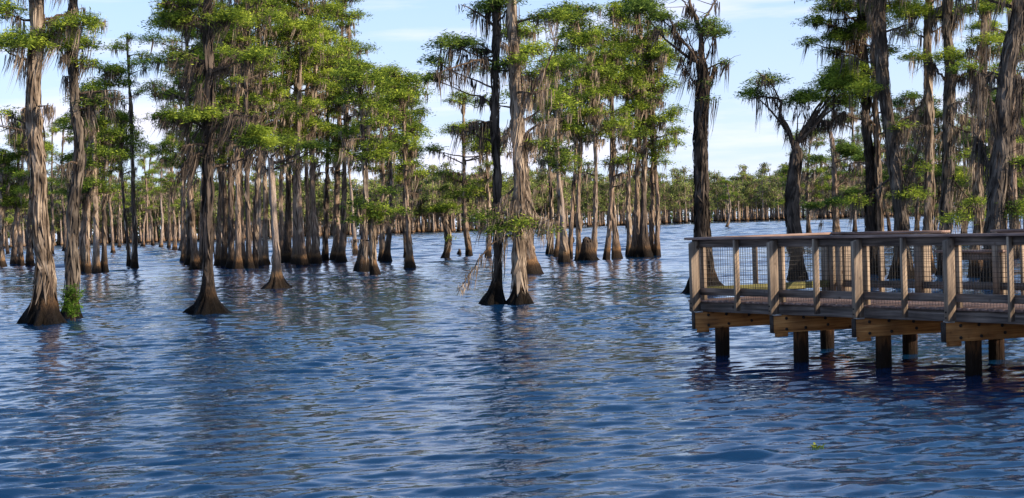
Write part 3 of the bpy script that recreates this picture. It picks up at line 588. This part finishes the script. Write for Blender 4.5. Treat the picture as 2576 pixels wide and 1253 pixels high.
# ------------------------------------------------------------------ middle distance
def mid(x, y, xt, yt, w, label, group=None, crown=.55, bark='bark_tan', n=None, rmax=None, **kw):
    B = on_level(x, y); k = FPX / B.y; H = (y - yt) / k
    n = n or int(8 + H)
    xm = x + (xt - x) * .45 + random.uniform(-12, 12)
    ytop = yt
    d = dict(path=[(x, y), (x + (xm - x) * .5 + random.uniform(-5, 5), y - (y - yt) * .25), (xm, y - (y - yt) * .5), (xt, ytop)], w=w * .82, wt=w * .32, butt=w * random.uniform(1.5, 1.95), hb=random.uniform(.6, 1.3), H=H, label=label, group=group,
             auto=(H * (1 - crown), H * .99, n, rmax or min(2.9, H * .15)), bark=bark, near=False)
    if group and bark == 'bark_tan' and 'bark' not in kw: d['bark'] = random.choice(['bark_tan', 'bark_pale', 'bark_tan', 'bark_grey'])
    d.update(kw); cypress(d, np.random.default_rng(int(x * 7 + y)))
A1 = 'cypress in the clump of trunks at the far left edge, beyond the big shaggy tree'
A2 = 'cypress in the close row of trunks just right of the two leftmost near trees'
S1 = 'cypress in the tight bundle of trunks immediately left of the dark lone tree'
S2 = 'cypress in the crowded stand between the dark lone tree and the pale bare trunk'
S3 = 'cypress in the stand between the pale bare trunk and the open water at centre'
S4 = 'cypress in the tangled root cluster at the right end of the right-hand stand'
for a in [(8, 670, 5, 390, 12, 'pale leaning cypress cut by the left frame edge', None, .5, 'bark_pale'),
          (36, 668, 45, 330, 14, A1, 'trees at the far left edge'), (54, 668, 62, 370, 12, A1, 'trees at the far left edge'), (76, 671, 62, 300, 13, 'dark cypress right of the clump at the far left edge', None, .5, 'bark_grey'),
          (204, 685, 205, 290, 15, A2, 'row right of the leftmost near trees'), (222, 686, 222, 300, 14, A2, 'row right of the leftmost near trees'), (243, 688, 232, 230, 17, A2, 'row right of the leftmost near trees'), (262, 684, 266, 170, 14, 'dark slender cypress, rightmost of the row beside the leftmost near trees', None, .5, 'bark_grey'),
          (325, 671, 303, 290, 8, 'thin leaning cypress touching the lone tree with a small round top', None, .35, 'bark_grey'), (340, 676, 318, 85, 14, 'lone tall cypress with a small dark crown against the sky at left', None, .32, 'bark_grey')]:
    mid(*a, **(dict(auto=None, clumps=[(316, 92, 36, 12, 1.3), (296, 118, 34, 12, 1.2), (340, 125, 36, 14, 1.2), (322, 150, 44, 12, 1), (358, 172, 16, 8), (335, 235, 26, 12, .7), (318, 250, 30, 14, .6)], pn=1.5) if a[0] == 340 else {}))
for x, y, xt, yt, w in [(463, 660, 452, 150, 14), (478, 666, 466, 60, 14), (492, 676, 470, -40, 18), (506, 670, 505, 0, 15)]: mid(x, y, xt, yt, w, S1, 'bundle left of the dark lone tree', .6, tmoss=90)
for x, y, xt, yt, w in [(549, 668, 556, 40, 14), (566, 671, 560, -30, 15), (583, 675, 590, 20, 19), (599, 677, 605, -90, 18), (612, 672, 618, -20, 14), (628, 678, 625, -70, 17), (641, 675, 655, 0, 14), (653, 671, 640, -60, 13), (668, 668, 675, -30, 15)]: mid(x, y, xt, yt, w, S2, 'crowded stand left of the pale trunk', .6, tmoss=90)
for x, y, xt, yt, w in [(708, 655, 712, -10, 12), (722, 661, 730, -60, 17), (745, 665, 748, -40, 18), (762, 668, 760, 60, 20), (776, 663, 785, -20, 14), (797, 664, 800, 90, 20), (818, 657, 826, 70, 14), (845, 657, 860, -10, 20), (859, 659, 880, 40, 16)]: mid(x, y, xt, yt, w, S3, 'stand right of the pale trunk', .6, tmoss=90)
mid(894, 640, 872, 140, 9, 'thin white leaning cypress trunk in front of the far water', None, .5, 'bark_pale', tmoss=10)
mid(911, 683, 905, 160, 19, 'grey cypress with broad ribbed butt and dark burls high on its trunk', None, .45, 'bark_grey', butt=40, hb=1.2)
mid(943, 690, 938, 530, 14, 'short knobbly mossy cypress under a low bright green spray', None, .3, n=3, rmax=1.2, clumps=[(950, 490, 66, 30, 1.3), (915, 520, 34, 16), (985, 520, 36, 16)], tmoss=150, butt=26)
mid(962, 655, 950, 190, 12, 'left one of two straight cypresses right of the low green spray', 'pair right of the low spray', .5)
mid(973, 658, 975, 180, 14, 'right one of two straight cypresses right of the low green spray', 'pair right of the low spray', .5)
mid(1023, 650, 1018, 260, 8, 'thin cypress half hidden behind the tree ending the left stand', None, .5, 'bark_grey')
mid(1032, 676, 1012, 190, 13, 'gently curved cypress with dark butt ending the left stand beside open water', None, .55, 'bark_tan', tmoss=80, clumps=[(1060, 320, 30, 14), (1040, 235, 34, 16), (1040, 375, 24, 10)])
mid(1120, 651, 1112, 520, 13, 'short broken snag with bright green vines standing alone in open water', None, .1, 'bark_grey', n=1, rmax=.2, deadn=0, wt=11, clumps=[(1106, 515, 9, 20, 1.4), (1127, 590, 8, 24, 1.2)], butt=20, leaf=(.2, .07))
mid(1180, 645, 1166, 245, 14, 'open-crowned mossy cypress just left of the centre pair', None, .72, rmax=2.6, n=22, tmoss=90)
mid(1228, 648, 1222, 330, 9, 'small cypress peeping out directly left of the centre pair', None, .6)
for a in [(1384, 642, 1376, 230, 12, 'dark slim cypress, first of the right-hand stand', None, .5, 'bark_grey'), (1403, 648, 1385, 160, 11, 'thin cypress crossing behind the pale leaning trunk of the right-hand stand'), (1420, 660, 1400, 150, 17, 'pale cypress leaning left with a flared base, second from left in the right-hand stand', None, .55, 'bark_pale'),
          (1432, 652, 1442, 70, 11, 'slim upright cypress right of the pale leaning trunk'), (1456, 656, 1452, 15, 13, 'cypress with curling mossy base left of the broken stump'), (1492, 656, 1482, 90, 12, 'cypress right against the broken stump'),
          (1526, 652, 1535, 130, 13, 'cypress with swollen base, left one of the two middle trunks of the right-hand stand'), (1552, 650, 1542, 20, 14, 'cypress with swollen base, right one of the two middle trunks of the right-hand stand'),
          (1652, 645, 1640, 130, 12, 'rightmost slender cypress of the right-hand stand beside open water')]:
    mid(*a, n=20 if a[3] < 100 else 15)
for x, y, xt, yt, w in [(1583, 645, 1568, 110, 12), (1600, 647, 1598, 0, 15), (1620, 647, 1606, -20, 17), (1637, 645, 1628, 50, 11)]: mid(x, y, xt, yt, w, S4, 'root cluster of the right-hand stand', .58, n=18, tmoss=110, butt=w * 2)
mid(1828, 573, 1828, 455, 6, 'small lone cypress in front of the far forest, right of the forked top tree', None, .45, 'bark_pale', n=8)
for j, (x, y, xt, yt, w) in enumerate([(2035, 600, 2040, 330, 8), (2150, 590, 2140, 260, 9), (2240, 600, 2235, 290, 9), (2306, 610, 2300, 250, 10), (2350, 604, 2360, 280, 9), (2425, 600, 2430, 300, 9), (2480, 606, 2485, 220, 11), (2530, 612, 2535, 240, 10), (2590, 620, 2600, 150, 12), (2620, 610, 2640, 100, 12)]):
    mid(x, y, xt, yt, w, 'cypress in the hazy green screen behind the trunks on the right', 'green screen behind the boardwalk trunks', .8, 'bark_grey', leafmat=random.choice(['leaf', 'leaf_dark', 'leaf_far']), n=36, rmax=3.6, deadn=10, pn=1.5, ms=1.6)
for j, (x, y, xt, yt, w) in enumerate([(130, 640, 130, 330, 9), (165, 632, 160, 300, 9), (20, 640, 22, 440, 7), (285, 640, 290, 300, 8), (300, 625, 300, 380, 7), (360, 622, 362, 390, 7), (385, 620, 380, 370, 7), (405, 624, 410, 360, 8), (425, 626, 430, 330, 8), (440, 630, 436, 350, 8), (455, 632, 450, 300, 8)]):
    mid(x, y, xt, yt, w, 'cypress in the second row between the left trees and the dark lone tree', 'second row at the left', .6, 'bark_tan' if j % 2 else 'bark_grey', n=14)

# a broken stump and a cypress knee
def stump(px, py, w, top, name, label):
    B = on_level(px, py); k = FPX / B.y; root = empty(name, B); rng = np.random.default_rng(px); m = MB(); h = (py - top) / k
    make_trunk(m, [np.zeros(3), np.array([.02, 0, h * .5]), np.array([.05, 0, h])], w / 2 / k, w / 3 / k, w * .7 / k, .3, rng, 18)
    m.build('trunk', M['bark_grey'], root, True); j = MB()
    for a in range(9):
        th = a * .7; c = np.array([math.cos(th), math.sin(th), 0]) * w / 3.4 / k
        tube(j, [c + [.05, 0, h - .1], c * .9 + [.05, 0, h + .12 + .12 * rng.random()]], [.06, .008], 4)
    j.build('splinters', M['limb'], root); tag(root, label, 'stump')
stump(1478, 657, 34, 608, 'broken_stump', 'broad broken dark stump between two trunks in the right-hand stand')
stump(1155, 645, 9, 632, 'cypress_knee', 'tiny cypress stump sticking out of open water right of the vine-covered snag')

# ferny shrub at the foot of the second near tree
def shrub():
    B = on_level(186, 806); root = empty('fern_shrub', B); k = FPX / B.y; rng = np.random.default_rng(5); m, st = MB(), MB()
    for i in range(90):
        h = rng.uniform(.1, 1.0); a = np.array([rng.normal(0, .10), -.16 + rng.normal(0, .08), h * .75]); th = rng.uniform(0, 6.28)
        e = a + [math.cos(th) * .28, math.sin(th) * .28 - .1, rng.uniform(.1, .35)]
        lp = limb_path(a, e, rng, 5); tube(st, lp, np.linspace(.007, .002, 5), 3)
        t = rng.uniform(.2, 1, 26); c = np.stack([np.interp(t * 4, range(5), lp[:, q]) for q in range(3)], -1); leaves(m, c + rng.normal(0, .025, c.shape), .09, .02, rng, .2)
    for i in range(6): tube(st, [[rng.normal(0, .05), -.12, -.2], [rng.normal(0, .12), -.16, .8]], [.02, .01], 5)
    m.build('foliage', M['grass'], root); st.build('stem', M['limb'], root, True)
    tag(root, 'bushy green ferny shrub rooted on the butt of the second near tree at left', 'shrub')
shrub()
def floater():
    B = on_level(2055, 1130); root = empty('water_hyacinth', B); root.scale = (.42, .42, .42); rng = np.random.default_rng(9); m, st = MB(), MB()
    for i in range(26):
        th = rng.uniform(0, 6.28); r = rng.uniform(.01, .13); c = np.array([math.cos(th) * r * 1.5, math.sin(th) * r, 0.]); h = rng.uniform(.03, .10)
        d = np.array([math.cos(th), math.sin(th), rng.uniform(.2, 1)]); d /= np.linalg.norm(d); s = np.cross(d, [0, 0, 1]); s /= np.linalg.norm(s)
        tip = c + [0, 0, h]; tube(st, [c - [0, 0, .03], tip], [.006, .004], 4)
        t = np.linspace(0, 1, 6); w = .034 * np.sin(np.pi * (t * .9 + .06)); p = tip + d * (t[:, None] * .085) + np.outer(-(t - .5)**2 * .03, [0, 0, 1])
        ribbons(m, p[None], s[None, None], (w * 2)[None])
    m.build('leaf_rosette', M['hyacinth'], root); st.build('stem', M['grass'], root)
    tag(root, 'small yellow-green water plant floating alone on the near water at lower right', 'water plant')
floater()

#@@FAR
# ------------------------------------------------------------------ the far forest
def far_proto(i):
    rng = np.random.default_rng(900 + i); H = 15.5 + rng.uniform(-1.5, 2.5)
    root = empty('cypress_tree', (0, 0, 0)); t, c, mo = MB(), MB(), MB()
    lean = rng.normal(0, .5)
    P = [np.array([0, 0, 0.]), np.array([lean * .3, 0, H * .45]), np.array([lean, 0, H * .97])]
    s, cc, r = make_trunk(t, P, .25, .08, .62, 1.0, rng, 8)
    for _ in range(22):
        z = H * (.36 + .61 * rng.uniform(0, 1)**.75); an = rng.uniform(0, 6.28); e = rng.uniform(.2, 2.6) * (1.1 - .4 * (z / H - .5) * 2)
        q = np.array([np.interp(z, cc[:, 2], cc[:, 0]) + math.cos(an) * e, math.sin(an) * e, z])
        pad(c, q, rng.uniform(.8, 1.6), .6, 15, 4, (.5, .24), rng)
        a = np.array([np.interp(z - .9, cc[:, 2], cc[:, 0]), 0, z - .9]); tube(t, limb_path(a, q, rng, 4), np.linspace(.09, .03, 4), 3)
        hang_moss(mo, q[None] + rng.normal(0, .5, (5, 3)), .8, 2.8, .14, rng, 3, k=3)
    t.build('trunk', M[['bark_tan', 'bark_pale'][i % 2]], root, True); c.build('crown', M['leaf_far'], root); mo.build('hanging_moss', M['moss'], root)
    return root
protos = [far_proto(i) for i in range(7)]
def far_dist(px): return np.interp(px, [-300, 450, 1100, 1800, 2700], [330, 350, 400, 520, 560])
def label_for(px):
    if px < 480: return 'one of the far forest trees on the left horizon', 'far forest trees, left'
    if px < 1300: return 'one of the far forest trees beyond the stand left of centre', 'far forest trees, centre'
    if px < 1760: return 'one of the far forest trees behind the right-hand stand', 'far forest trees, right of centre'
    return 'one of the far forest trees on the horizon behind the boardwalk', 'far forest trees, right'
rr = random.Random(21); nfar = 190; used = set()
for i in range(nfar):
    px = -60 + 2700 * (i + rr.uniform(-.4, .4)) / nfar
    Y = far_dist(px) * (1 + rr.choice([0, 0.012, .03, .05]) + rr.uniform(-.015, .01)); d = ray(px, 560); x = d.x / d.y * Y
    k = rr.randrange(7); src = protos[k]
    if k in used:
        o = src.copy(); COL.objects.link(o)
        for ch in src.children:
            c = ch.copy(); COL.objects.link(c); c.parent = o
    else: o = src; used.add(k)
    o.location = (x, Y, 0); o.rotation_euler.z = rr.uniform(0, 6.28); sc = rr.uniform(.72, 1.12) * (.88 if px < 1000 else 1.0); o.scale = (sc, sc, sc)
    lb, gr = label_for(px); tag(o, lb, 'tree', gr)
# deeper rows read as one mass
def forest():
    rng = np.random.default_rng(77); me = {}
    parts = {}
    for p in protos:
        for ch in p.children:
            n = len(ch.data.vertices); v = np.zeros(n * 3, np.float32); ch.data.vertices.foreach_get('co', v)
            f = np.zeros(len(ch.data.loops), np.int32); ch.data.loops.foreach_get('vertex_index', f)
            lt = np.zeros(len(ch.data.polygons), np.int32); ch.data.polygons.foreach_get('loop_total', lt)
            nq = (lt == 4).sum() * 4; parts.setdefault(ch.name.split('.')[0], []).append((v.reshape(-1, 3), f[:nq].reshape(-1, 4), f[nq:].reshape(-1, 3)))
    mbs = {k: MB() for k in parts}
    for i in range(2000):
        px = rng.uniform(-700, 3300); Y = far_dist(px) * (1.045 + .48 * rng.uniform(0, 1)**1.5); d = ray(px, 560); x = d.x / d.y * Y
        k = rng.integers(7); a = rng.uniform(0, 6.28); sc = rng.uniform(.8, 1.18) * (.92 if px < 1000 else 1.05); ca, sa = math.cos(a), math.sin(a)
        Rm = np.array([[ca, -sa, 0], [sa, ca, 0], [0, 0, 1]]) * sc
        for nm, lst in parts.items():
            v, q, t = lst[k]; mbs[nm].add(v @ Rm.T + [x, Y, 0], q, t)
    b = mbs['crown']                                                   # undergrowth closing the view at the back
    for i in range(1500):
        px = rng.uniform(-800, 3400); Y = far_dist(px) * rng.uniform(1.35, 1.6); d = ray(px, 560)
        h = rng.uniform(.3, 10); pad(b, np.array([d.x / d.y * Y, Y, h]), rng.uniform(1.8, 3.6), 1.8, 16, 4, (1.0, .7), rng)
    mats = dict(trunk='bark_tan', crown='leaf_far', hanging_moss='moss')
    root = empty('far_forest', (0, 450, 0)); tag(root, 'dense far cypress forest filling the horizon behind the separate trees', 'forest', kind='stuff')
    for nm, b in mbs.items():
        o = b.build(nm, M[mats[nm]], root); o.location = (0, -450, 0)
forest()
print('objects', len(bpy.data.objects), 'polys', sum(len(m.polygons) for m in bpy.data.meshes))
